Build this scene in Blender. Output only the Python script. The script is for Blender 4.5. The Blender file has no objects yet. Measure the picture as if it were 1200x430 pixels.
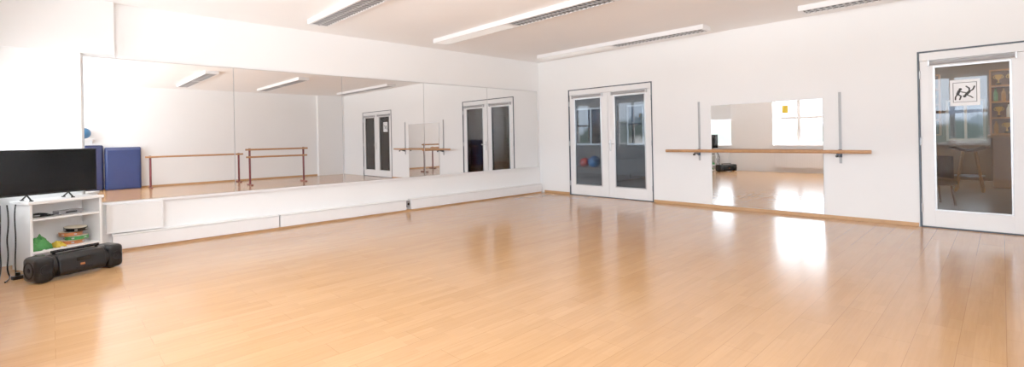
import bpy, bmesh, math, random
from mathutils import Vector, Matrix, noise
random.seed(4)
S = bpy.context.scene
COL = S.collection
S.view_settings.view_transform = 'Standard'
S.view_settings.look = 'None'
S.view_settings.exposure = 0.70
S.view_settings.gamma = 1.42

# ------------------------------------------------------------------ materials
def mat(name, col, rough=0.5, metal=0.0, var=0.03, scale=8.0, bump=0.0, coat=0.0, emit=None, es=0.0, spec=0.5):
    m = bpy.data.materials.new(name); m.use_nodes = True
    nt = m.node_tree; b = nt.nodes['Principled BSDF']
    tc = nt.nodes.new('ShaderNodeTexCoord'); n = nt.nodes.new('ShaderNodeTexNoise')
    n.inputs['Scale'].default_value = scale; n.inputs['Detail'].default_value = 3
    nt.links.new(tc.outputs['Object'], n.inputs['Vector'])
    r = nt.nodes.new('ShaderNodeValToRGB')
    c0 = [max(0, c * (1 - var)) for c in col]; c1 = [min(1, c * (1 + var)) for c in col]
    r.color_ramp.elements[0].color = (*c0, 1); r.color_ramp.elements[1].color = (*c1, 1)
    r.color_ramp.elements[0].position = .3; r.color_ramp.elements[1].position = .7
    nt.links.new(n.outputs['Fac'], r.inputs['Fac']); nt.links.new(r.outputs['Color'], b.inputs['Base Color'])
    b.inputs['Roughness'].default_value = rough; b.inputs['Metallic'].default_value = metal
    b.inputs['Specular IOR Level'].default_value = spec
    if coat: b.inputs['Coat Weight'].default_value = coat; b.inputs['Coat Roughness'].default_value = .08
    if bump:
        bp = nt.nodes.new('ShaderNodeBump'); bp.inputs['Strength'].default_value = bump; bp.inputs['Distance'].default_value = .01
        nt.links.new(n.outputs['Fac'], bp.inputs['Height']); nt.links.new(bp.outputs['Normal'], b.inputs['Normal'])
    if emit: b.inputs['Emission Color'].default_value = (*emit, 1); b.inputs['Emission Strength'].default_value = es
    return m

def glass_mat(name, tint=(.32, .36, .40)):
    m = bpy.data.materials.new(name); m.use_nodes = True; nt = m.node_tree
    nt.nodes.clear(); o = nt.nodes.new('ShaderNodeOutputMaterial')
    t = nt.nodes.new('ShaderNodeBsdfTransparent'); t.inputs['Color'].default_value = (*tint, 1)
    g = nt.nodes.new('ShaderNodeBsdfGlossy'); g.inputs['Roughness'].default_value = 0.005
    f = nt.nodes.new('ShaderNodeFresnel'); f.inputs['IOR'].default_value = 1.42
    mx = nt.nodes.new('ShaderNodeMixShader')
    nt.links.new(f.outputs[0], mx.inputs[0]); nt.links.new(t.outputs[0], mx.inputs[1]); nt.links.new(g.outputs[0], mx.inputs[2])
    nt.links.new(mx.outputs[0], o.inputs[0]); return m

def floor_mat():
    m = bpy.data.materials.new('beech_laminate'); m.use_nodes = True; nt = m.node_tree; b = nt.nodes['Principled BSDF']
    geo = nt.nodes.new('ShaderNodeNewGeometry')
    mp = nt.nodes.new('ShaderNodeMapping'); mp.inputs['Rotation'].default_value = (0, 0, math.pi / 2)
    nt.links.new(geo.outputs['Position'], mp.inputs['Vector'])
    def brick(w, h, mort, c1, c2, cm, off):
        br = nt.nodes.new('ShaderNodeTexBrick'); br.inputs['Scale'].default_value = 1
        br.inputs['Brick Width'].default_value = w; br.inputs['Row Height'].default_value = h
        br.inputs['Mortar Size'].default_value = mort; br.offset = off; br.offset_frequency = 2
        br.inputs['Color1'].default_value = (*c1, 1); br.inputs['Color2'].default_value = (*c2, 1); br.inputs['Mortar'].default_value = (*cm, 1)
        nt.links.new(mp.outputs[0], br.inputs['Vector']); return br
    b1 = brick(1.2, .195, .0013, (.535, .262, .098), (.57, .288, .113), (.38, .175, .065), .37)
    b2 = brick(.45, .065, .0006, (.90, .88, .86), (1, 1, 1), (.84, .80, .77), .43)
    mp2 = nt.nodes.new('ShaderNodeMapping'); mp2.inputs['Scale'].default_value = (34, 2.0, 1)
    nt.links.new(geo.outputs['Position'], mp2.inputs['Vector'])
    n = nt.nodes.new('ShaderNodeTexNoise'); n.inputs['Scale'].default_value = 1.6; n.inputs['Detail'].default_value = 6
    nt.links.new(mp2.outputs[0], n.inputs['Vector'])
    r = nt.nodes.new('ShaderNodeValToRGB'); r.color_ramp.elements[0].color = (.93, .905, .88, 1); r.color_ramp.elements[1].color = (1, 1, 1, 1)
    r.color_ramp.elements[0].position = .35; r.color_ramp.elements[1].position = .65
    nt.links.new(n.outputs['Fac'], r.inputs[0])
    prev = b1.outputs['Color']
    for s in (b2.outputs['Color'], r.outputs[0]):
        mx = nt.nodes.new('ShaderNodeMixRGB'); mx.blend_type = 'MULTIPLY'; mx.inputs[0].default_value = 1
        nt.links.new(prev, mx.inputs[1]); nt.links.new(s, mx.inputs[2]); prev = mx.outputs[0]
    nt.links.new(prev, b.inputs['Base Color'])
    b.inputs['Roughness'].default_value = .17; b.inputs['Specular IOR Level'].default_value = .45
    n2 = nt.nodes.new('ShaderNodeTexNoise'); n2.inputs['Scale'].default_value = 4
    nt.links.new(geo.outputs['Position'], n2.inputs['Vector'])
    bp = nt.nodes.new('ShaderNodeBump'); bp.inputs['Strength'].default_value = .07; bp.inputs['Distance'].default_value = .01
    nt.links.new(n2.outputs['Fac'], bp.inputs['Height']); nt.links.new(bp.outputs[0], b.inputs['Normal'])
    return m

M = dict(
 wall=mat('wall_paint', (.925, .928, .93), .7, var=.008, scale=2, bump=.02),
 ceil=mat('ceiling_paint', (.97, .955, .94), .85, var=.01, scale=2),
 white=mat('white_lacquer', (.90, .90, .91), .35, var=.01),
 white2=mat('white_melamine', (.89, .89, .89), .4, var=.01),
 floor=floor_mat(),
 wood=mat('beech_wood', (.44, .19, .06), .35, var=.12, scale=20),
 base=mat('baseboard_wood', (.52, .26, .10), .4, var=.08, scale=14),
 mirror=mat('mirror_silver', (.76, .755, .75), .003, 1.0, var=0.0),
 backing=mat('mirror_backing', (.50, .52, .53), .5),
 steel=mat('brushed_steel', (.50, .51, .53), .3, .9, var=.05),
 rail=mat('light_grey_rail', (.46, .47, .49), .4, var=.02),
 frame=mat('blue_grey_frame', (.018, .034, .06), .4, var=.05),
 black=mat('black_plastic', (.0028, .0028, .0032), .34, var=.1, spec=.2),
 black2=mat('matt_black_grille', (.004, .004, .005), .6, var=.3, scale=120, bump=.4, spec=.15),
 screen=mat('tv_screen', (.0012, .0016, .002), .15, var=.05, spec=.2),
 silver=mat('silver_plastic', (.26, .26, .28), .35, .5),
 red=mat('red_lacquer', (.14, .008, .014), .4, var=.05),
 blue=mat('blue_vinyl', (.0025, .010, .07), .45, var=.08, bump=.05), blue2=mat('bright_blue_vinyl', (.0035, .019, .12), .45, var=.08, bump=.05),
 ballblue=mat('blue_rubber', (.004, .09, .24), .3), ballred=mat('red_rubber', (.40, .016, .012), .3),
 green=mat('green_fabric', (.03, .22, .035), .8, var=.2, scale=30, bump=.2),
 yellow=mat('yellow_fabric', (.62, .42, .02), .8, var=.1, bump=.2),
 orange=mat('tambourine_wood', (.46, .12, .025), .45, var=.1),
 skin=mat('drum_skin', (.76, .68, .52), .5),
 carpet=mat('grey_carpet', (.25, .21, .19), .95, var=.25, scale=90, bump=.3),
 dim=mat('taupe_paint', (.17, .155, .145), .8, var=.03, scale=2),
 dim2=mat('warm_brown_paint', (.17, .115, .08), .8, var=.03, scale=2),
 darkwood=mat('dark_walnut', (.10, .045, .02), .45, var=.2, scale=12),
 brown=mat('brown_leather', (.05, .017, .008), .4, var=.1),
 grey=mat('charcoal_upholstery', (.015, .015, .018), .7, var=.1, bump=.1),
 bottle=mat('amber_glass', (.35, .17, .05), .15, var=.1), bottle2=mat('green_glass', (.06, .20, .08), .15, var=.1),
 bottle3=mat('clear_glass_bottle', (.65, .68, .66), .12, var=.05),
 gold=mat('gold_metal', (.85, .55, .15), .3, .5, var=.05),
 paper=mat('white_paper', (.97, .975, .99), .6, var=.003), ink=mat('black_ink', (.003, .003, .003), .6),
 yel=mat('yellow_paper', (.80, .55, .02), .6),
 cloth=mat('added_blind_fabric', (.80, .80, .80), .8, var=.01),
 tube=mat('lit_diffuser', (.95, .94, .91), .4, emit=(1, .97, .92), es=.15),
 warm=mat('added_fill_bulb', (.95, .9, .8), .4, emit=(1, .82, .6), es=170),  # strong glow for the added bar room lamps
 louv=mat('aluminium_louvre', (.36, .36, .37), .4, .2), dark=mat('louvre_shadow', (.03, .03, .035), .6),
 blind=mat('roller_blind', (.32, .32, .33), .7), glass=glass_mat('door_glass'), glassb=glass_mat('clear_door_glass', (.86, .87, .88)),
 glass2=glass_mat('tinted_window_glass', (.12, .13, .145)),
)

# ------------------------------------------------------------------ geometry helpers
class G:
    def __init__(s): s.bm = bmesh.new()
    def box(s, x0, x1, y0, y1, z0, z1):
        r = bmesh.ops.create_cube(s.bm, size=1)
        for v in r['verts']:
            v.co = Vector(((x0 + x1) / 2 + v.co.x * (x1 - x0), (y0 + y1) / 2 + v.co.y * (y1 - y0), (z0 + z1) / 2 + v.co.z * (z1 - z0)))
        return s
    def cyl(s, p0, p1, r, r2=None, seg=20):
        p0, p1 = Vector(p0), Vector(p1); d = p1 - p0
        q = Vector((0, 0, 1)).rotation_difference(d.normalized()).to_matrix().to_4x4()
        bmesh.ops.create_cone(s.bm, cap_ends=True, segments=seg, radius1=r, radius2=r if r2 is None else r2, depth=d.length,
                              matrix=Matrix.Translation((p0 + p1) / 2) @ q); return s
    def sph(s, c, r, sc=(1, 1, 1)):
        bmesh.ops.create_uvsphere(s.bm, u_segments=28, v_segments=16, radius=r, matrix=Matrix.Translation(c) @ Matrix.Diagonal((*sc, 1))); return s
    def lathe(s, prof, c=(0, 0, 0), axis=(0, 0, 1), seg=28):
        q = Vector((0, 0, 1)).rotation_difference(Vector(axis).normalized()).to_matrix()
        rings = []
        for r, z in prof:
            rings.append([s.bm.verts.new(Vector(c) + q @ Vector((max(r, 1e-4) * math.cos(2 * math.pi * i / seg), max(r, 1e-4) * math.sin(2 * math.pi * i / seg), z))) for i in range(seg)])
        for a, b in zip(rings, rings[1:]):
            for i in range(seg): s.bm.faces.new((a[i], a[(i + 1) % seg], b[(i + 1) % seg], b[i]))
        s.bm.faces.new(list(reversed(rings[0]))); s.bm.faces.new(rings[-1]); return s
    def poly(s, pts, off):
        off = Vector(off)
        a = [s.bm.verts.new(Vector(p)) for p in pts]; b = [s.bm.verts.new(Vector(p) + off) for p in pts]
        s.bm.faces.new(a); s.bm.faces.new(list(reversed(b)))
        for i in range(len(a)): s.bm.faces.new((a[i], b[i], b[(i + 1) % len(a)], a[(i + 1) % len(a)]))
        return s
    def obj(s, name, m, parent=None, loc=(0, 0, 0), rot=(0, 0, 0), bevel=0, smooth=False, seg=2):
        bmesh.ops.recalc_face_normals(s.bm, faces=s.bm.faces)
        me = bpy.data.meshes.new(name); s.bm.to_mesh(me); s.bm.free()
        o = bpy.data.objects.new(name, me); COL.objects.link(o); me.materials.append(M[m] if isinstance(m, str) else m)
        o.location = loc; o.rotation_euler = rot
        if parent: o.parent = parent
        if bevel:
            b = o.modifiers.new('bevel', 'BEVEL'); b.width = bevel; b.segments = seg; b.limit_method = 'ANGLE'
        if smooth:
            for p in me.polygons: p.use_smooth = True
            try:
                me.set_sharp_from_angle(angle=math.radians(40))
            except Exception: pass
        return o
def empty(name, loc, rz=0, tilt=0):
    e = bpy.data.objects.new(name, None); e.empty_display_size = .1; COL.objects.link(e)
    e.location = loc; e.rotation_euler = (tilt, 0, rz); return e
def tag(o, label, cat, group=None):
    o['label'] = label; o['category'] = cat
    if group: o['group'] = group
    return o
def struct(o, label=None):
    o['kind'] = 'structure'
    if label: o['label'] = label
    return o
def dup(src, name, loc, rz=None):
    n = src.copy(); COL.objects.link(n); n.location = loc
    if rz is not None: n.rotation_euler = (0, 0, rz)
    for c in src.children:
        k = c.copy(); COL.objects.link(k); k.parent = n; k.matrix_parent_inverse = c.matrix_parent_inverse.copy()
        for g in c.children:
            kk = g.copy(); COL.objects.link(kk); kk.parent = k
    return n
def curve(name, pts, r, m, parent=None, loc=(0, 0, 0), rz=0):
    cu = bpy.data.curves.new(name, 'CURVE'); cu.dimensions = '3D'; cu.bevel_depth = r; cu.bevel_resolution = 3; cu.use_fill_caps = True
    sp = cu.splines.new('NURBS'); sp.points.add(len(pts) - 1); sp.use_endpoint_u = True; sp.order_u = 4
    for p, q in zip(sp.points, pts): p.co = (*q, 1)
    t = bpy.data.objects.new('tmp', cu); COL.objects.link(t)
    bpy.context.view_layer.update()
    me = bpy.data.meshes.new_from_object(t.evaluated_get(bpy.context.evaluated_depsgraph_get()))
    bpy.data.objects.remove(t); bpy.data.curves.remove(cu)
    me.materials.clear(); me.materials.append(M[m]); me.name = name
    for p in me.polygons: p.use_smooth = True
    o = bpy.data.objects.new(name, me); COL.objects.link(o); o.location = loc; o.rotation_euler = (0, 0, rz)
    if parent: o.parent = parent
    return o

# ------------------------------------------------------------------ room
XL, XR, YF, YB, H = -7.39, 2.9, -.5, 8.04, 2.95
D1 = (-6.52, -4.53); D2 = (-.755, 1.235); DH = 2.25
WZ0, WZ1 = .85, 2.62
WINS = [(-7.2, -6.4), (-5.1, -3.0), (-2.3, -.2), (.5, 2.6)]

struct(G().box(XL - .2, XR + .2, YF - .25, YB + .15, -.1, 0).obj('floor', 'floor'), 'glossy beech laminate plank floor')
struct(G().box(XL - .2, XR + .2, YF - .25, YB + .15, H, H + .12).obj('ceiling', 'ceil'), 'smooth warm white ceiling')
struct(G().box(XL - .2, XL, YF - .25, YB + .15, 0, H).obj('wall_left', 'wall'), 'plain white wall')
struct(G().box(XL, XL + .09, YF, .55, 2.32, H).obj('trim_3', 'wall'), 'boxed white pilaster head'); struct(G().box(XL, XL + .05, YF, .25, 0, 2.32).obj('trim_4', 'wall'), 'white pilaster beside the mirror')
struct(G().box(XR, XR + .2, YF - .25, YB + .15, 0, H).obj('wall_right', 'wall'), 'plain white wall')
struct(G().box(XR - .15, XR, 7.05, YB, 0, H).obj('trim_5', 'wall'), 'white pilaster in the corner')
g = G()
xs = [XL, D1[0], D1[1], D2[0], D2[1], XR]
for a, b in ((xs[0], xs[1]), (xs[2], xs[3]), (xs[4], xs[5])): g.box(a, b, YB, YB + .15, 0, H)
for a, b in (D1, D2): g.box(a, b, YB, YB + .15, DH, H)
struct(g.obj('wall_back', 'wall'), 'white wall with two glazed double doors')
g = G(); last = XL
for a, b in WINS:
    g.box(last, a, YF - .25, YF, 0, H); g.box(a, b, YF - .25, YF, 0, WZ0); g.box(a, b, YF - .25, YF, WZ1, H); last = b
g.box(last, XR, YF - .25, YF, 0, H)
struct(g.obj('wall_front', 'wall'), 'white window wall')
for i, (a, b) in enumerate(WINS):
    n = max(1, round((b - a) / .7)); g = G(); y0, y1 = YF - .2, YF - .14; f = .05
    g.box(a, b, y0, y1, WZ0, WZ0 + f); g.box(a, b, y0, y1, WZ1 - f, WZ1); g.box(a, b, y0, y1, 1.66, 1.74)
    for j in range(n + 1):
        x = a + (b - a) * j / n; w = f if j in (0, n) else .10
        x0 = a if j == 0 else (b - f if j == n else x - w / 2)
        g.box(x0, x0 + w, y0 - .003, y1 + .003, WZ0 + f, 1.66); g.box(x0, x0 + w, y0 - .003, y1 + .003, 1.74, WZ1 - f)
    w = struct(g.obj('window_%d' % (i + 1), 'white', bevel=.004), 'white multi-pane window')
    G().box(a - .03, b + .03, YF - .02, YF + .06, WZ0 - .03, WZ0).obj('window_sill', 'white', parent=w, bevel=.005)
    L = bpy.data.lights.new('window_portal', 'AREA'); L.shape = 'RECTANGLE'; L.size = b - a; L.size_y = WZ1 - WZ0; L.cycles.is_portal = True
    lo = bpy.data.objects.new('window_portal', L); COL.objects.link(lo); lo.location = ((a + b) / 2, YF - .26, (WZ0 + WZ1) / 2); lo.rotation_euler = (math.pi / 2, 0, 0)
# roller blind added to cut daylight on the wall beside the narrow window
e = tag(empty('window_blind', (-6.8, YF - .11, WZ1)), 'white roller blind added over the narrow window to dim the left wall', 'added window blind')
G().box(-.395, .395, -.003, .0, -.87, -.05).obj('blind_fabric', 'cloth', e)
G().cyl((-.395, 0, -.03), (.395, 0, -.03), .028).obj('roller_tube', 'white', e, smooth=True)
G().box(-.395, .395, -.010, .007, -.90, -.87).obj('bottom_bar', 'white', e, bevel=.003)
# yellow notice taped to the window frame
e = tag(empty('window_notice', (-4.78, YF - .137, 1.98)), 'small yellow paper notice taped in the window', 'notice')
G().box(-.09, .09, 0, .003, -.13, .13).obj('sheet', 'yel', e)
G().box(-.02, .02, .003, .004, .11, .14).obj('tape', 'white', e)

struct(G().box(D1[1] + .01, D2[0] - .01, YB - .018, YB, 0, .05).obj('baseboard_back', 'base', bevel=.004))
struct(G().box(XL + .14, D1[0] - .01, YB - .018, YB, 0, .05).obj('baseboard_corner', 'base', bevel=.004))
struct(G().box(XL, -7.29, .51, 7.95, 0, .022).obj('baseboard_left', 'base'))
struct(G().box(XR - .018, XR, YF, 7.04, 0, .05).obj('baseboard_right', 'base', bevel=.004))
struct(G().box(XL, XL + .05, .26, 7.97, .553, .578).obj('trim_1', 'white', bevel=.003), 'white ledge under the mirrors')
struct(G().box(XL, XL + .035, .56, 7.97, 2.292, 2.315).obj('trim_2', 'white', bevel=.003), 'white strip above the mirrors')

for a, b in ((.5, 2.34), (2.36, 4.44), (4.54, 7.95)):
    e = tag(empty('skirting_heater', (-7.328, (a + b) / 2, .024)), 'long low white skirting heater cover below the mirrors', 'heater', 'skirting heaters'); l = (b - a) / 2
    G().box(-.06, .062, -l, l, 0, .160).obj('casing', 'white', e, bevel=.006)
    G().box(-.06, .054, -l, l, .161, .165).obj('painted_shadow_line', 'backing', e)  # grey strip imitates the shadow line under the lid
    G().box(-.06, .070, -l, l, .166, .18).obj('top_lid', 'white2', e, bevel=.003)
e = tag(empty('wall_outlet', (-7.32, 4.49, .12)), 'small dark socket between the heater covers', 'outlet')
G().box(-.02, .04, -.035, .035, -.06, .06).obj('socket_box', 'silver', e, bevel=.005)
G().cyl((.04, 0, 0), (.046, 0, 0), .022).obj('socket_face', 'black', e)
e = tag(empty('access_panel', (XL + .001, .72, .35)), 'square raised white access panel below the mirror', 'wall panel')
G().box(0, .08, -.27, .27, -.135, .2).obj('panel_board', 'white2', e, bevel=.006)
g = G(); g.box(.08, .088, -.27, .27, .185, .2); g.box(.08, .088, -.27, .27, -.135, -.12); g.box(.08, .088, -.27, -.255, -.12, .185); g.box(.08, .088, .255, .27, -.12, .185)
g.obj('panel_rim', 'white', e)

ys = [.27, 1.815, 3.36, 4.905, 6.45, 7.96]
for a, b in zip(ys, ys[1:]):
    c = (a + b) / 2; w = (b - a) / 2 - .002
    e = tag(empty('wall_mirror', (XL, c, .58)), 'tall frameless mirror panel in a row along the wall', 'mirror', 'mirror wall panels')
    G().box(.001, .016, -w, w, 0, 1.71).obj('backing', 'backing', e)
    G().box(.0162, .022, -w + .003, w - .003, 0.003, 1.704).obj('mirror_glass', 'mirror', e)
e = tag(empty('wall_mirror', (-2.62, YB, .055)), 'large frameless rectangular mirror behind the ballet barre', 'mirror')
G().box(-.81, .81, -.012, -.001, 0, 1.67).obj('backing', 'backing', e)
G().box(-.808, .808, -.018, -.0122, .002, 1.668).obj('mirror_glass', 'mirror', e)

# ------------------------------------------------------------------ doors
def door(idx, xr, gm):
    a, b = xr; c = (a + b) / 2; hw = (b - a) / 2
    g = G(); t = .02
    g.box(-hw, -hw + t, -.015, .14, 0, DH); g.box(hw - t, hw, -.015, .14, 0, DH); g.box(-hw + t, hw - t, -.015, .14, DH - t, DH); g.box(-hw + t, hw - t, -.005, .14, 0, .012)
    d = struct(g.obj('door_%d' % idx, 'frame', loc=(c, YB, 0), bevel=.003), 'white glazed double door in a blue-grey frame')
    g = G(); g.box(-hw + t, hw - t, 0, .1, 2.13, DH - t); g.obj('transom', 'white', d, bevel=.004)
    for sgn in (-1, 1):
        x0, x1 = (-hw + t + .003, -.006) if sgn < 0 else (.006, hw - t - .003)
        gx0, gx1 = (-hw + .15, -.155) if sgn < 0 else (.155, hw - .15)
        z0, z1 = .016, 2.125; gz0, gz1 = .22, 2.05
        g = G(); y0, y1 = .01, .055
        g.box(x0, gx0, y0, y1, z0, z1); g.box(gx1, x1, y0, y1, z0, z1); g.box(gx0, gx1, y0, y1, z0, gz0); g.box(gx0, gx1, y0, y1, gz1, z1)
        leaf = g.obj('door_leaf', 'white', d, bevel=.004)
        g = G(); r = .018
        g.box(gx0, gx0 + r, y0 - .006, y0 + .002, gz0, gz1); g.box(gx1 - r, gx1, y0 - .006, y0 + .002, gz0, gz1); g.box(gx0 + r, gx1 - r, y0 - .006, y0 + .002, gz0, gz0 + r); g.box(gx0 + r, gx1 - r, y0 - .006, y0 + .002, gz1 - r, gz1)
        g.obj('glazing_bead', 'steel', leaf)
        G().box(gx0, gx1, .030, .034, gz0, gz1).obj('glass_pane', gm, leaf)
        g = G(); g.cyl((gx0 - .03, -.02, 2.09), (gx1 + .03, -.02, 2.09), .026); g.obj('roller_blind', 'blind', leaf, smooth=True)
        for bx in (gx0 - .045, gx1 + .03): G().box(bx, bx + .015, -.05, .01, 2.055, 2.125).obj('blind_bracket', 'steel', leaf)
        hx = x0 if sgn < 0 else x1
        for z in (.25, 1.1, 1.95):
            G().cyl((hx, -.006, z - .05), (hx, -.006, z + .05), .009).obj('hinge', 'steel', leaf, smooth=True)
        if sgn > 0:
            hx = .055
            g = G(); g.box(hx - .018, hx + .018, .002, .01, .94, 1.17); g.obj('handle_plate', 'steel', leaf, bevel=.003)
            g = G(); g.cyl((hx, .002, 1.09), (hx, -.05, 1.09), .009); g.cyl((hx - .003, -.05, 1.09), (hx + .115, -.05, 1.09), .009); g.obj('door_handle', 'steel', leaf, smooth=True)
    return d
door(1, D1, 'glass'); door(2, D2, 'glassb')

e = tag(empty('pictogram_sign', (-.315, YB + .026, 1.70)), 'white paper sign with two black fighting figures on the door glass', 'sign')
G().box(-.134, .134, -.0015, 0, -.165, .155).obj('sheet', 'paper', e)
g = G(); y = (-.0035, -.0016); w = .006; A, B_ = .108, .122
g.box(-A, A, *y, B_ - w, B_); g.box(-A, A, *y, -B_, -B_ + w); g.box(-A, -A + w, *y, -B_ + w, B_ - w); g.box(A - w, A, *y, -B_ + w, B_ - w)
g.obj('printed_border', 'ink', e)
def stroke(g, pts, w):
    for (x0, z0), (x1, z1) in zip(pts, pts[1:]):
        d = Vector((x1 - x0, z1 - z0)).normalized(); n = Vector((-d.y, d.x)) * w / 2; L = []
        ang = math.atan2(n.y, n.x)
        for i in range(9): t = ang + math.pi * i / 8; L.append((x0 + math.cos(t) * w / 2, -.0017, z0 + math.sin(t) * w / 2))
        for i in range(9): t = ang + math.pi + math.pi * i / 8; L.append((x1 + math.cos(t) * w / 2, -.0017, z1 + math.sin(t) * w / 2))
        g.poly(L, (0, -.0015, 0))
# one figure bends and throws the other, who flies sideways with legs trailing up
g = G()
g.cyl((-.040, -.0017, .038), (-.040, -.0032, .038), .016)
stroke(g, [(-.052, .016), (-.064, -.018)], .030); stroke(g, [(-.058, -.028), (-.034, -.048), (-.046, -.088)], .016); stroke(g, [(-.068, -.028), (-.084, -.055), (-.086, -.088)], .016)
stroke(g, [(-.050, .016), (-.022, .002), (.006, -.006)], .013)
g.obj('throwing_figure', 'ink', e)
g = G()
g.cyl((-.002, -.0017, -.050), (-.002, -.0032, -.050), .016)
stroke(g, [(.012, -.030), (.036, .000)], .030); stroke(g, [(.040, .008), (.040, .045), (.014, .070)], .016); stroke(g, [(.042, .006), (.072, .028), (.086, .066)], .016)
stroke(g, [(.018, -.036), (.046, -.050), (.070, -.072)], .013)
g.obj('falling_figure', 'ink', e)

# ------------------------------------------------------------------ wall barre
e = tag(empty('ballet_barre', (-2.695, YB, .965)), 'wall-mounted beech ballet barre on light grey adjustable rails', 'ballet barre')
G().cyl((-1.475, -.19, 0), (1.475, -.19, 0), .026, seg=24).obj('bar', 'wood', e, smooth=True)
for x in (-.945, 1.095):
    g = G(); g.box(x - .015, x - .005, -.022, -.001, -.17, .84); g.box(x + .005, x + .015, -.022, -.001, -.17, .84); g.box(x - .005, x + .005, -.01, -.001, -.17, .84); r = g.obj('wall_rail', 'rail', e)
    g = G(); g.box(x - .014, x + .014, -.2, -.023, -.045, -.027); g.box(x - .022, x + .022, -.04, -.023, -.085, .03)
    g.poly([(x - .004, -.045, -.045), (x - .004, -.17, -.045), (x - .004, -.045, -.085)], (.008, 0, 0)); b = g.obj('bracket', 'frame', e, bevel=.002)
    G().cyl((x, -.2, -.06), (x, -.235, -.06), .018).obj('knob', 'black', b, smooth=True)

# ------------------------------------------------------------------ ceiling lamps
def lamp(x0, x1, y, kinds):
    e = tag(empty('ceiling_lamp', ((x0 + x1) / 2, y, H)), 'long white surface-mounted fluorescent ceiling lamp with aluminium louvre', 'ceiling lamp', 'fluorescent ceiling lamps')
    l = (x1 - x0) / 2; w = .14; hh = .07
    g = G(); g.box(-l, l, -w, w, -.02, -.001); g.box(-l, l, -w, -w + .03, -hh, -.02); g.box(-l, l, w - .03, w, -hh, -.02)
    g.box(-l, -l + .04, -w + .03, w - .03, -hh, -.02); g.box(l - .04, l, -w + .03, w - .03, -hh, -.02); g.box(-.04, .04, -w + .03, w - .03, -hh, -.02)
    g.obj('housing', 'white', e)
    for k, (a, b) in zip(kinds, ((-l + .041, -.041), (.041, l - .041))):
        if k == 'D':
            G().box(a, b, -w + .0305, w - .0305, -hh + .001, -hh + .009).obj('diffuser', 'tube', e)
        else:
            G().box(a, b, -w + .0305, w - .0305, -hh + .008, -.021).obj('shade_fill', 'dark', e)  # near-black block, shade between the slats put in as colour
            g = G(); x = a + .03
            while x < b - .02:
                g.box(x, x + .022, -w + .031, w - .031, -hh - .0005, -hh + .007); x += .07
            g.box(a, b, -.010, .010, -hh - .001, -hh + .007)
            g.obj('louvre', 'louv', e)
for y, k in ((2.72, 'LL'), (4.82, 'DL'), (7.4, 'DL')):
    lamp(-6.7, -3.2, y, k); lamp(-1.9, 1.6, y, 'LL')

# ------------------------------------------------------------------ media corner
RZ = math.radians(114.9)
cab = tag(empty('shelf_cabinet', (-6.78, -.166, 0), RZ), 'small white open shelf cabinet turned in the corner under the television', 'cabinet')
W, D, HC = .62, .33, .70
for n, b in (('side_panel', (0, .022, 0, D, 0, HC - .028)), ('side_panel', (W - .022, W, 0, D, 0, HC - .028)), ('top_board', (-.015, W + .015, -.015, D + .003, HC - .028, HC)),
             ('back_panel', (.022, W - .022, D - .01, D, .03, HC - .028)), ('shelf', (.022, W - .022, .01, D - .011, .50, .52)), ('shelf', (.022, W - .022, .01, D - .011, .17, .19)), ('plinth', (.022, W - .022, .012, D - .011, 0, .03))):
    G().box(*b).obj(n, 'white2', cab, bevel=.002)
Xa = Vector((math.cos(RZ), math.sin(RZ), 0)); Ya = Vector((-math.sin(RZ), math.cos(RZ), 0))
def cl(a, b, z): return Vector((-6.78, -.166, 0)) + Xa * a + Ya * b + Vector((0, 0, z))
tv = tag(empty('television', cl(.209, .13, HC), math.radians(113)), 'black flat screen television standing on the white cabinet', 'television')
G().box(-.425, .425, -.012, .03, .055, .525).obj('tv_body', 'black', tv, bevel=.006)
G().box(-.41, .41, -.0145, -.0121, .075, .512).obj('screen', 'screen', tv)
G().box(-.26, .26, .03, .065, .12, .40).obj('rear_housing', 'black', tv, bevel=.015)
for x in (-.17, .17):
    g = G(); g.cyl((x, 0, .06), (x, -.085, .008), .008); g.cyl((x, 0, .06), (x, .10, .008), .008); g.box(x - .012, x + .012, -.1, -.07, 0, .012); g.box(x - .012, x + .012, .085, .115, 0, .012)
    g.obj('foot', 'black', tv, smooth=False)
e = tag(empty('media_player', cl(.40, .18, .521), RZ), 'small silver media player on the shelf', 'media player')
G().box(-.11, .11, -.06, .06, .004, .04).obj('player_body', 'silver', e, bevel=.005)
for a in (-.09, .09):
    for b in (-.045, .045): G().cyl((a, b, 0), (a, b, .006), .01).obj('rubber_foot', 'black', e)
G().box(-.05, .05, -.0615, -.0595, .014, .03).obj('display', 'black', e)
tag(curve('cable', [(-.10, .05, .01), (-.02, .08, .03), (.09, .05, .01), (.10, -.04, .012), (.02, -.09, .015), (-.08, -.06, .012), (-.10, .02, .02), (-.03, .05, .04), (.05, .02, .03), (.05, -.05, .02), (-.03, -.04, .02)], .0065, 'black', None, cl(.16, .15, .521), RZ), 'black cable coiled on the shelf', 'cable')
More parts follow.
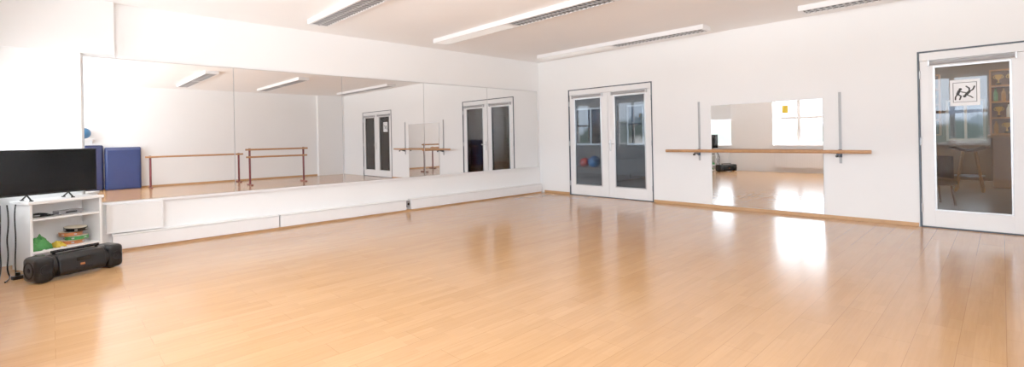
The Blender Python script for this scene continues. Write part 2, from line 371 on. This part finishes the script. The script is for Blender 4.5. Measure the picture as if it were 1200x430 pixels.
def cloth(m, a, b, z, w, d, h, seed, label):
    e = tag(empty('exercise_cloth', cl(a, b, z), RZ), label, 'cloth')
    bm = bmesh.new(); n = 22; top = {}
    for i in range(n + 1):
        for j in range(n + 1):
            u, v = i / n * 2 - 1, j / n * 2 - 1
            k = max(0, 1 - max(abs(u), abs(v)) ** 4)
            zz = h * k * (.72 + .5 * noise.noise(Vector((u * 2.2 + seed, v * 2.2, seed)))) + .25 * h * k * abs(noise.noise(Vector((u * 6, v * 5 + seed, 1))))
            wob = 1 + .12 * noise.noise(Vector((u * 2, v * 2, seed + 5)))
            top[i, j] = bm.verts.new((u * w / 2 * wob, v * d / 2 * wob, max(zz, .001)))
    for i in range(n):
        for j in range(n): bm.faces.new((top[i, j], top[i + 1, j], top[i + 1, j + 1], top[i, j + 1]))
    gg = G(); gg.bm.free(); gg.bm = bm; o = gg.obj('fabric', m, e, smooth=True)
    s = o.modifiers.new('s', 'SOLIDIFY'); s.thickness = .004; s.offset = 1
    g = G(); g.box(-.012, .012, -d / 2 - .008, -d / 2 + .015, .002, .008); g.obj('care_label', 'paper', e)
cloth('green', .115, .14, .191, .16, .22, .15, 3.1, 'bright green crumpled exercise cloth on the shelf')
cloth('yellow', .262, .075, .191, .09, .11, .06, 7.7, 'yellow crumpled cloth beside the green one')
cloth('green', .13, .16, .031, .17, .2, .09, 12.3, 'green crumpled cloth at the bottom of the cabinet')
for i in range(4):
    z = .191 + i * .043; e = tag(empty('tambourine', cl(.445 + (-.012, .018, -.02, .01)[i], .18 + (0, -.02, .012, -.015)[i], z + (.0, .0, .001, .008)[i]), i * .7, (0, 0, .0, .07)[i]), ['orange wooden tambourine at the bottom of the stack', 'green tambourine in the stack', 'orange wooden tambourine in the stack', 'black tambourine tilted on top of the stack'][i], 'tambourine', 'stacked tambourines')
    r = .10
    G().lathe([(r - .008, 0), (r, .0), (r, .038), (r - .008, .038)], seg=36).obj('rim', ['orange', 'green', 'orange', 'black'][i], e, smooth=True)
    G().lathe([(r - .012, .0382), (r - .004, .0382), (r - .006, .0402), (.0, .0402)], seg=36).obj('drum_head', 'skin', e, smooth=True)
    for k in range(6):
        t = k * math.pi / 3; p = Vector((math.cos(t), math.sin(t), 0)); G().cyl(p * r + Vector((0, 0, .013)), p * r + Vector((0, 0, .025)), .012, seg=12).obj('jingle', 'steel', e)

# boombox: moulded end blocks, tube between, raised control block
bb = tag(empty('boombox', (-6.325, .155, 0), math.radians(115)), 'rugged black portable boombox with moulded round-cornered ends on the floor', 'boombox')
zc = .125
G().lathe([(.106, -.30), (.110, -.28), (.110, .28), (.106, .30)], (0, 0, zc), (1, 0, 0), 36).obj('tube_body', 'black', bb, smooth=True)
for sx in (-1, 1):
    a, b = sorted((sx * .21, sx * .355))
    G().box(a, b, -.122, .116, .008, .240).obj('end_block', 'black', bb, bevel=.045, seg=5, smooth=True)
    G().lathe([(.080, 0), (.080, .004), (.070, .006), (.058, -.001), (.03, -.006), (.022, .004), (0.001, .008)], (sx * .354, 0, zc), (sx, 0, 0), 36).obj('end_woofer', 'black2', bb, smooth=True)
    G().lathe([(.046, 0), (.046, .010), (.040, .012), (.026, .004), (.010, .004), (.001, .006)], (sx * .283, -.121, zc), (0, -1, 0), 32).obj('front_speaker', 'black2', bb, smooth=True)
    G().box(sx * .27 - .025, sx * .27 + .025, -.07, .07, 0, .02).obj('rubber_foot', 'black', bb, bevel=.004)
g = G(); g.poly([(-.19, -.118, .04), (-.19, -.138, .07), (-.19, -.125, .19), (-.19, -.08, .23), (-.19, .06, .23), (-.19, .10, .19), (-.19, .10, .04)], (.38, 0, 0)); cp = g.obj('control_panel', 'black', bb, bevel=.012)
G().box(-.055, .055, -.1365, -.129, .15, .185).obj('display', 'screen', cp)
G().box(-.03, .005, -.140, -.132, .112, .128).obj('orange_badge', 'orange', cp)
for x in (-.06, -.03, 0, .03, .06): G().cyl((x, -.130, .09), (x, -.141, .09), .008, seg=14).obj('button', 'black2', cp)
g = G(); g.cyl((-.17, 0, .225), (-.17, 0, .258), .012); g.cyl((.17, 0, .225), (.17, 0, .258), .012); g.cyl((-.19, 0, .258), (.19, 0, .258), .014); g.obj('carry_handle', 'black', bb, smooth=True)

for pts in ([(-6.86, -.265, .68), (-6.80, -.275, .60), (-6.87, -.27, .45), (-6.76, -.265, .3), (-6.85, -.275, .18), (-6.74, -.27, .05), (-6.66, -.265, .008), (-6.58, -.25, .008), (-6.62, -.275, .01)],
            [(-6.86, -.325, .68), (-6.78, -.31, .58), (-6.68, -.31, .45), (-6.80, -.33, .34), (-6.72, -.31, .2), (-6.63, -.325, .1), (-6.70, -.31, .01), (-6.60, -.30, .008), (-6.5, -.31, .008), (-6.42, -.325, .008)],
            [(-6.88, -.375, .68), (-6.80, -.365, .55), (-6.72, -.37, .38), (-6.80, -.375, .22), (-6.70, -.36, .10), (-6.6, -.37, .008), (-6.45, -.375, .008)]):
    tag(curve('cable', pts, .0065, 'black'), 'black cable hanging from the television to the floor', 'cable', 'television cables')
e = tag(empty('power_strip', (-6.54, -.19, 0), 1.9), 'black power strip with plugs lying on the floor', 'power strip')
G().box(-.1, .1, -.028, .028, 0.0, .035).obj('strip_body', 'black', e, bevel=.006)
for x in (-.06, 0, .06): G().cyl((x, 0, .035), (x, 0, .065), .018).obj('plug', 'black', e)

# ------------------------------------------------------------------ things seen in the mirror
for i, (yc, hw, lab, hh, dx, mm) in enumerate(((.84, .20, 'narrow navy blue vinyl gym mat beside a wide one', 1.27, .02, 'blue'), (1.47, .41, 'wide folded blue vinyl gym mat against the wall', 1.20, -.02, 'blue2'))):
    e = tag(empty('gym_mat', (2.76, yc, .0)), lab, 'gym mat', 'blue gym mats')
    for j, (xo, z1, ww) in enumerate(((.045, hh, hw), (-.045 + dx, hh - .05, hw - .02))):
        G().box(xo - .044, xo + .044, -ww, ww, 0, z1).obj('mat_panel', mm, e, bevel=.04, seg=5, smooth=True)
e = tag(empty('exercise_ball', (2.70, .64, 1.45)), 'blue rubber exercise ball on a wall shelf', 'ball')
G().sph((0, 0, .15), .15).obj('ball_shell', 'ballblue', e, smooth=True); G().cyl((-.02, 0, .299), (-.02, 0, .302), .012).obj('valve', 'white', e)
e = tag(empty('wall_shelf', (XR, .66, 1.43)), 'white bracket shelf on the wall', 'shelf')
G().box(-.36, -.001, -.2, .2, 0, .02).obj('board', 'white2', e)
for yy in (-.17, .15): G().poly([(-.3, yy, 0), (-.001, yy, 0), (-.001, yy, -.12)], (0, .02, 0)).obj('bracket', 'white', e)

def pbarre(x, y0, y1, h, lab, dbl):
    e = tag(empty('portable_barre', (x, (y0 + y1) / 2, 0)), lab, 'ballet barre', 'portable barres'); l = (y1 - y0) / 2
    for y in (-l, l):
        G().cyl((0, y, .03), (0, y, h + .04), .030).obj('post', 'red', e, smooth=True)
        g = G(); g.box(-.24, .24, y - .024, y + .024, .0, .035); g.obj('foot', 'red', e)
    G().cyl((-.035, -l - .12, h), (-.035, l + .12, h), .028).obj('upper_bar', 'wood', e, smooth=True)
    if dbl: G().cyl((-.035, -l - .1, h - .22), (-.035, l + .1, h - .22), .028).obj('lower_bar', 'wood', e, smooth=True)
pbarre(2.3, 2.03, 4.3, .90, 'portable barre with dark red posts and a beech rail', False)
pbarre(.75, 4.2, 5.75, 1.05, 'taller portable barre with dark red posts and two beech rails', True)

for a, b in ((-7.1, -6.45), (-5.05, -3.05), (-2.25, -.25), (.55, 2.55)):
    c = (a + b) / 2; l = (b - a) / 2
    e = tag(empty('radiator', (c, YF, .14)), 'white panel radiator below the window', 'radiator', 'window radiators')
    g = G(); g.box(-l, l, .03, .10, 0, .6); x = -l + .03
    while x < l - .04: g.box(x, x + .022, .10, .108, .04, .56); x += .045
    g.obj('radiator_panel', 'white', e)
    for px in (l - .05, l - .1): G().cyl((px, .065, -.139), (px, .065, 0), .01).obj('pipe', 'white', e)
    G().cyl((l, .065, .5), (l + .06, .065, .5), .022).obj('thermostat_knob', 'white2', e, smooth=True)

# ------------------------------------------------------------------ rooms behind the doors
def backroom(tagname, x0, x1, y1, wins, wz, flo, wm):
    y0 = YB + .15
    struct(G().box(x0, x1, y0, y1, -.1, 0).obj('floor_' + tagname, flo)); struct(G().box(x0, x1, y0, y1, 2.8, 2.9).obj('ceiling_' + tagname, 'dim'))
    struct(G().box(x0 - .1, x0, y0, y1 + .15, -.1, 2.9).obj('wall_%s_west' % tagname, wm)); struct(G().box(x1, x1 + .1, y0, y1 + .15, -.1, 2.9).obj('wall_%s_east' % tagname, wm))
    g = G(); last = x0
    for a, b in wins: g.box(last, a, y1, y1 + .15, -.1, 2.9); g.box(a, b, y1, y1 + .15, -.1, wz[0]); g.box(a, b, y1, y1 + .15, wz[1], 2.9); last = b
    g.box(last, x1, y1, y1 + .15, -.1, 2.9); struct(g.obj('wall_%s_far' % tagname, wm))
    for a, b in wins:
        g = G(); f = .05; ya, yb = y1 + .05, y1 + .1
        g.box(a, b, ya, yb, wz[0], wz[0] + f); g.box(a, b, ya, yb, wz[1] - f, wz[1]); m = (a + b) / 2
        for xx in (a, m - f / 2, b - f): g.box(xx, xx + f, ya, yb, wz[0] + f, wz[1] - f)
        n = backroom.n = backroom.n + 1; struct(g.obj('window_%d' % n, 'white'), 'white framed window behind the door glass')
        G().box(a + f, b - f, y1 + .07, y1 + .074, wz[0] + f, wz[1] - f).obj('glass_pane', 'glass2', bpy.data.objects['window_%d' % n])
backroom.n = 4
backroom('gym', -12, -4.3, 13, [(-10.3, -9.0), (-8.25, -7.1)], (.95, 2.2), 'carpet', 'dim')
backroom('bar', -4.1, 3.2, 16, [(-.98, -.27)], (.96, 1.97), 'carpet', 'dim2')  # bar window added in place of a reflection in the door glass

e = tag(empty('bench', (-8.3, 11, 0)), 'low dark wooden bench', 'bench')
G().box(-.9, .9, -.18, .18, .32, .36).obj('seat', 'darkwood', e, bevel=.005)
for x in (-.8, .8): G().box(x - .03, x + .03, -.15, .15, 0, .32).obj('leg', 'darkwood', e)
for x, m, r, lab in ((-8.36, 'ballred', .14, 'red rubber exercise ball on the bench'), (-8.03, 'ballblue', .17, 'blue rubber exercise ball on the bench')):
    e = tag(empty('exercise_ball', (x, 11, .36)), lab, 'ball'); G().sph((0, 0, r), r).obj('ball_shell', m, e, smooth=True); G().cyl((0, -r, r), (0, -r - .002, r), .01).obj('valve', 'white', e)

# bar room
e = tag(empty('bar_counter', (.9, 14.4, 0)), 'light wooden bar counter', 'bar counter')
G().box(-1.05, 1.1, -.2, .2, 0, 1.05).obj('counter_body', 'wood', e, bevel=.005); G().box(-1.12, 1.15, -.28, .25, 1.05, 1.11).obj('counter_top', 'base', e, bevel=.008)
def shelfunit(x0, x1, lab):
    c = (x0 + x1) / 2; l = (x1 - x0) / 2
    e = tag(empty('bottle_shelf', (c, 15.8, 1.1)), lab, 'shelf')
    for bx in (-l, l - .03): G().box(bx, bx + .03, -.14, .15, 0, 1.5).obj('side_panel', 'wood', e)
    G().box(-l + .03, l - .03, .13, .15, 0, 1.5).obj('back_panel', 'darkwood', e)
    for z in (0, .37, .74, 1.11, 1.47): G().box(-l + .03, l - .03, -.14, .13, z, z + .03).obj('shelf_board', 'wood', e)
shelfunit(-.2, 1.5, 'wooden wall shelf full of trophies and bottles'); shelfunit(-2.1, -1.05, 'wooden wall shelf with bottles beside the window')
def mkbottle(m, loc):
    e = tag(empty('bottle', loc), {'bottle': 'amber glass bottle on the bar shelf', 'bottle2': 'green glass bottle on the bar shelf', 'bottle3': 'clear glass bottle on the bar shelf'}[m], 'bottle', 'bottles on the bar shelves')
    G().lathe([(.036, 0), (.04, .01), (.04, .18), (.032, .21), (.015, .24), (.014, .29)], seg=14).obj('bottle_body', m, e, smooth=True)
    G().lathe([(.016, .29), (.016, .315), (.012, .32)], seg=12).obj('cap', 'black', e, smooth=True)
    return e
def mktrophy(loc):
    e = tag(empty('trophy', loc), 'small gold trophy cup on the shelf', 'trophy', 'trophies on the bar shelves')
    G().lathe([(.045, 0), (.045, .05), (.03, .055)], seg=16).obj('base', 'black', e, smooth=True)
    G().lathe([(.025, .055), (.010, .08), (.010, .12), (.05, .16), (.062, .24), (.058, .24), (.04, .17), (.0, .15)], seg=20).obj('cup', 'gold', e, smooth=True)
    for s in (-1, 1):
        me = G(); pts = [Vector((s * (.05 + .03 * math.sin(t)), 0, .19 + .035 * math.cos(t))) for t in [math.pi * i / 6 for i in range(7)]]
        for p, q in zip(pts, pts[1:]): me.cyl(p, q, .006, seg=8)
        me.obj('handle', 'gold', e)
    return e
srcs = []; tro = None
for (a, b) in ((-.1, .75), (-1.98, -1.12)):
    for z in (1.131, 1.501, 1.871, 2.241):
        x = a
        while x < b:
            k = random.randrange(5)
            if k >= 2:
                x += .05
                if x > b - .05: break
                if tro is None: tro = mktrophy((x, 15.74, z))
                else: dup(tro, 'trophy', (x, 15.74 + random.uniform(-.02, .02), z))
                x += .15 + random.uniform(0, .04); continue
            if len(srcs) < 3: srcs.append(mkbottle(['bottle', 'bottle3', 'bottle2'][len(srcs)], (x, 15.74, z)))
            else: dup(random.choice(srcs), 'bottle', (x, 15.74 + random.uniform(-.02, .03), z))
            x += random.uniform(.11, .16)
for x in (-1.5, .35, 1.1):  # pendants are made up to brighten the bar room
    e = tag(empty('added_pendant_lamp', (x, 14.6, 2.8)), 'small warm pendant lamp added to brighten the bar room', 'pendant lamp', 'added bar fill lamps')
    G().cyl((0, 0, -.001), (0, 0, -.1), .006).obj('cord', 'black', e)
    G().lathe([(.02, -.1), (.05, -.12), (.09, -.18), (.085, -.18), (.015, -.11)], seg=20).obj('lamp_shade', 'black', e, smooth=True)
    G().sph((0, 0, -.19), .05).obj('bulb', 'warm', e, smooth=True)
st = tag(empty('bar_stool', (-.47, 13.2, 0)), 'bar stool with curved dark brown seat and splayed light wooden legs', 'stool')
bm = bmesh.new(); n = 12; vs = {}
for i in range(n + 1):
    for j in range(7):
        u = i / n * 2 - 1; v = j / 6 * 2 - 1; ex = math.sqrt(max(.15, 1 - .6 * v * v)); vs[i, j] = bm.verts.new((u * .29 * ex, v * .20, .84 + .07 * u * u))
for i in range(n):
    for j in range(6): bm.faces.new((vs[i, j], vs[i + 1, j], vs[i + 1, j + 1], vs[i, j + 1]))
gg = G(); gg.bm.free(); gg.bm = bm; o = gg.obj('seat', 'brown', st, smooth=True); m_ = o.modifiers.new('s', 'SOLIDIFY'); m_.thickness = .05
for a in range(4):
    t = math.pi / 4 + a * math.pi / 2; G().cyl((.28 * math.cos(t), .28 * math.sin(t), 0), (.12 * math.cos(t), .12 * math.sin(t), .83), .022).obj('leg', 'base', st, smooth=True)
G().lathe([(.215, .3), (.227, .3), (.227, .32), (.215, .32)], seg=28).obj('foot_ring', 'steel', st, smooth=True)
ch = tag(empty('tub_chair', (-.85, 10.6, 0), .5), 'charcoal upholstered tub chair on the carpet', 'chair')
G().box(-.26, .26, -.25, .25, .33, .44).obj('seat', 'grey', ch, bevel=.03)
g = G(); n = 14
pts = [(math.cos(math.pi * (i / n)) * .29, math.sin(math.pi * (i / n)) * .27 + .02) for i in range(n + 1)]
for (a, b), (c, d) in zip(pts, pts[1:]):
    g.poly([(a, b, .33), (c, d, .33), (c, d, .80), (a, b, .80)], Vector((a + c, b + d, 0)).normalized() * .04)
bmesh.ops.remove_doubles(g.bm, verts=g.bm.verts, dist=.004)
g.obj('backrest', 'grey', ch)
for x in (-.21, .21):
    for y in (-.2, .2): G().cyl((x * 1.1, y * 1.1, 0), (x * .9, y * .9, .34), .015).obj('leg', 'darkwood', ch)

# ------------------------------------------------------------------ world
w = bpy.data.worlds.new('World'); S.world = w; w.use_nodes = True; nt = w.node_tree; bg = nt.nodes['Background']
tc = nt.nodes.new('ShaderNodeTexCoord'); sp = nt.nodes.new('ShaderNodeSeparateXYZ'); nt.links.new(tc.outputs['Generated'], sp.inputs[0])
no = nt.nodes.new('ShaderNodeTexNoise'); no.inputs['Scale'].default_value = 9; no.inputs['Detail'].default_value = 8; nt.links.new(tc.outputs['Generated'], no.inputs[0])
ma = nt.nodes.new('ShaderNodeMath'); ma.operation = 'MULTIPLY_ADD'; ma.inputs[1].default_value = -.16; nt.links.new(no.outputs['Fac'], ma.inputs[0]); nt.links.new(sp.outputs['Z'], ma.inputs[2])
ma2 = nt.nodes.new('ShaderNodeMath'); ma2.operation = 'ADD'; ma2.inputs[1].default_value = .5; nt.links.new(ma.outputs[0], ma2.inputs[0])
r = nt.nodes.new('ShaderNodeValToRGB'); nt.links.new(ma2.outputs[0], r.inputs[0]); cr = r.color_ramp
cr.elements[0].position = .0; cr.elements[0].color = (1, 1, 1, 1); cr.elements[1].position = .385; cr.elements[1].color = (.7, .7, .7, 1)
for p, c in ((.40, (.06, .075, .065)), (.44, (.08, .10, .09)), (.45, (.42, .50, .60)), (.60, (.54, .585, .62)), (1.0, (.57, .60, .62))):
    k = cr.elements.new(p); k.color = (*c, 1)
nt.links.new(r.outputs[0], bg.inputs[0]); bg.inputs[1].default_value = 12.5

# ------------------------------------------------------------------ camera
a = math.radians(45.9); ro = math.radians(1.13)
F = Vector((-math.sin(a), math.cos(a), 0)); Rr = Vector((math.cos(a), math.sin(a), 0)); Z = Vector((0, 0, 1))
Rc = Rr * math.cos(ro) - Z * math.sin(ro); Uc = Z * math.cos(ro) + Rr * math.sin(ro)
cam = bpy.data.cameras.new('camera'); co = bpy.data.objects.new('camera', cam); COL.objects.link(co)
mtx = Matrix((Rc, Uc, -F)).transposed().to_4x4(); mtx.translation = (0, 0, 1.25); co.matrix_world = mtx
cam.lens = 36 * 557 / 1200; cam.sensor_width = 36; cam.shift_y = -.0447; cam.clip_start = .05
S.camera = co
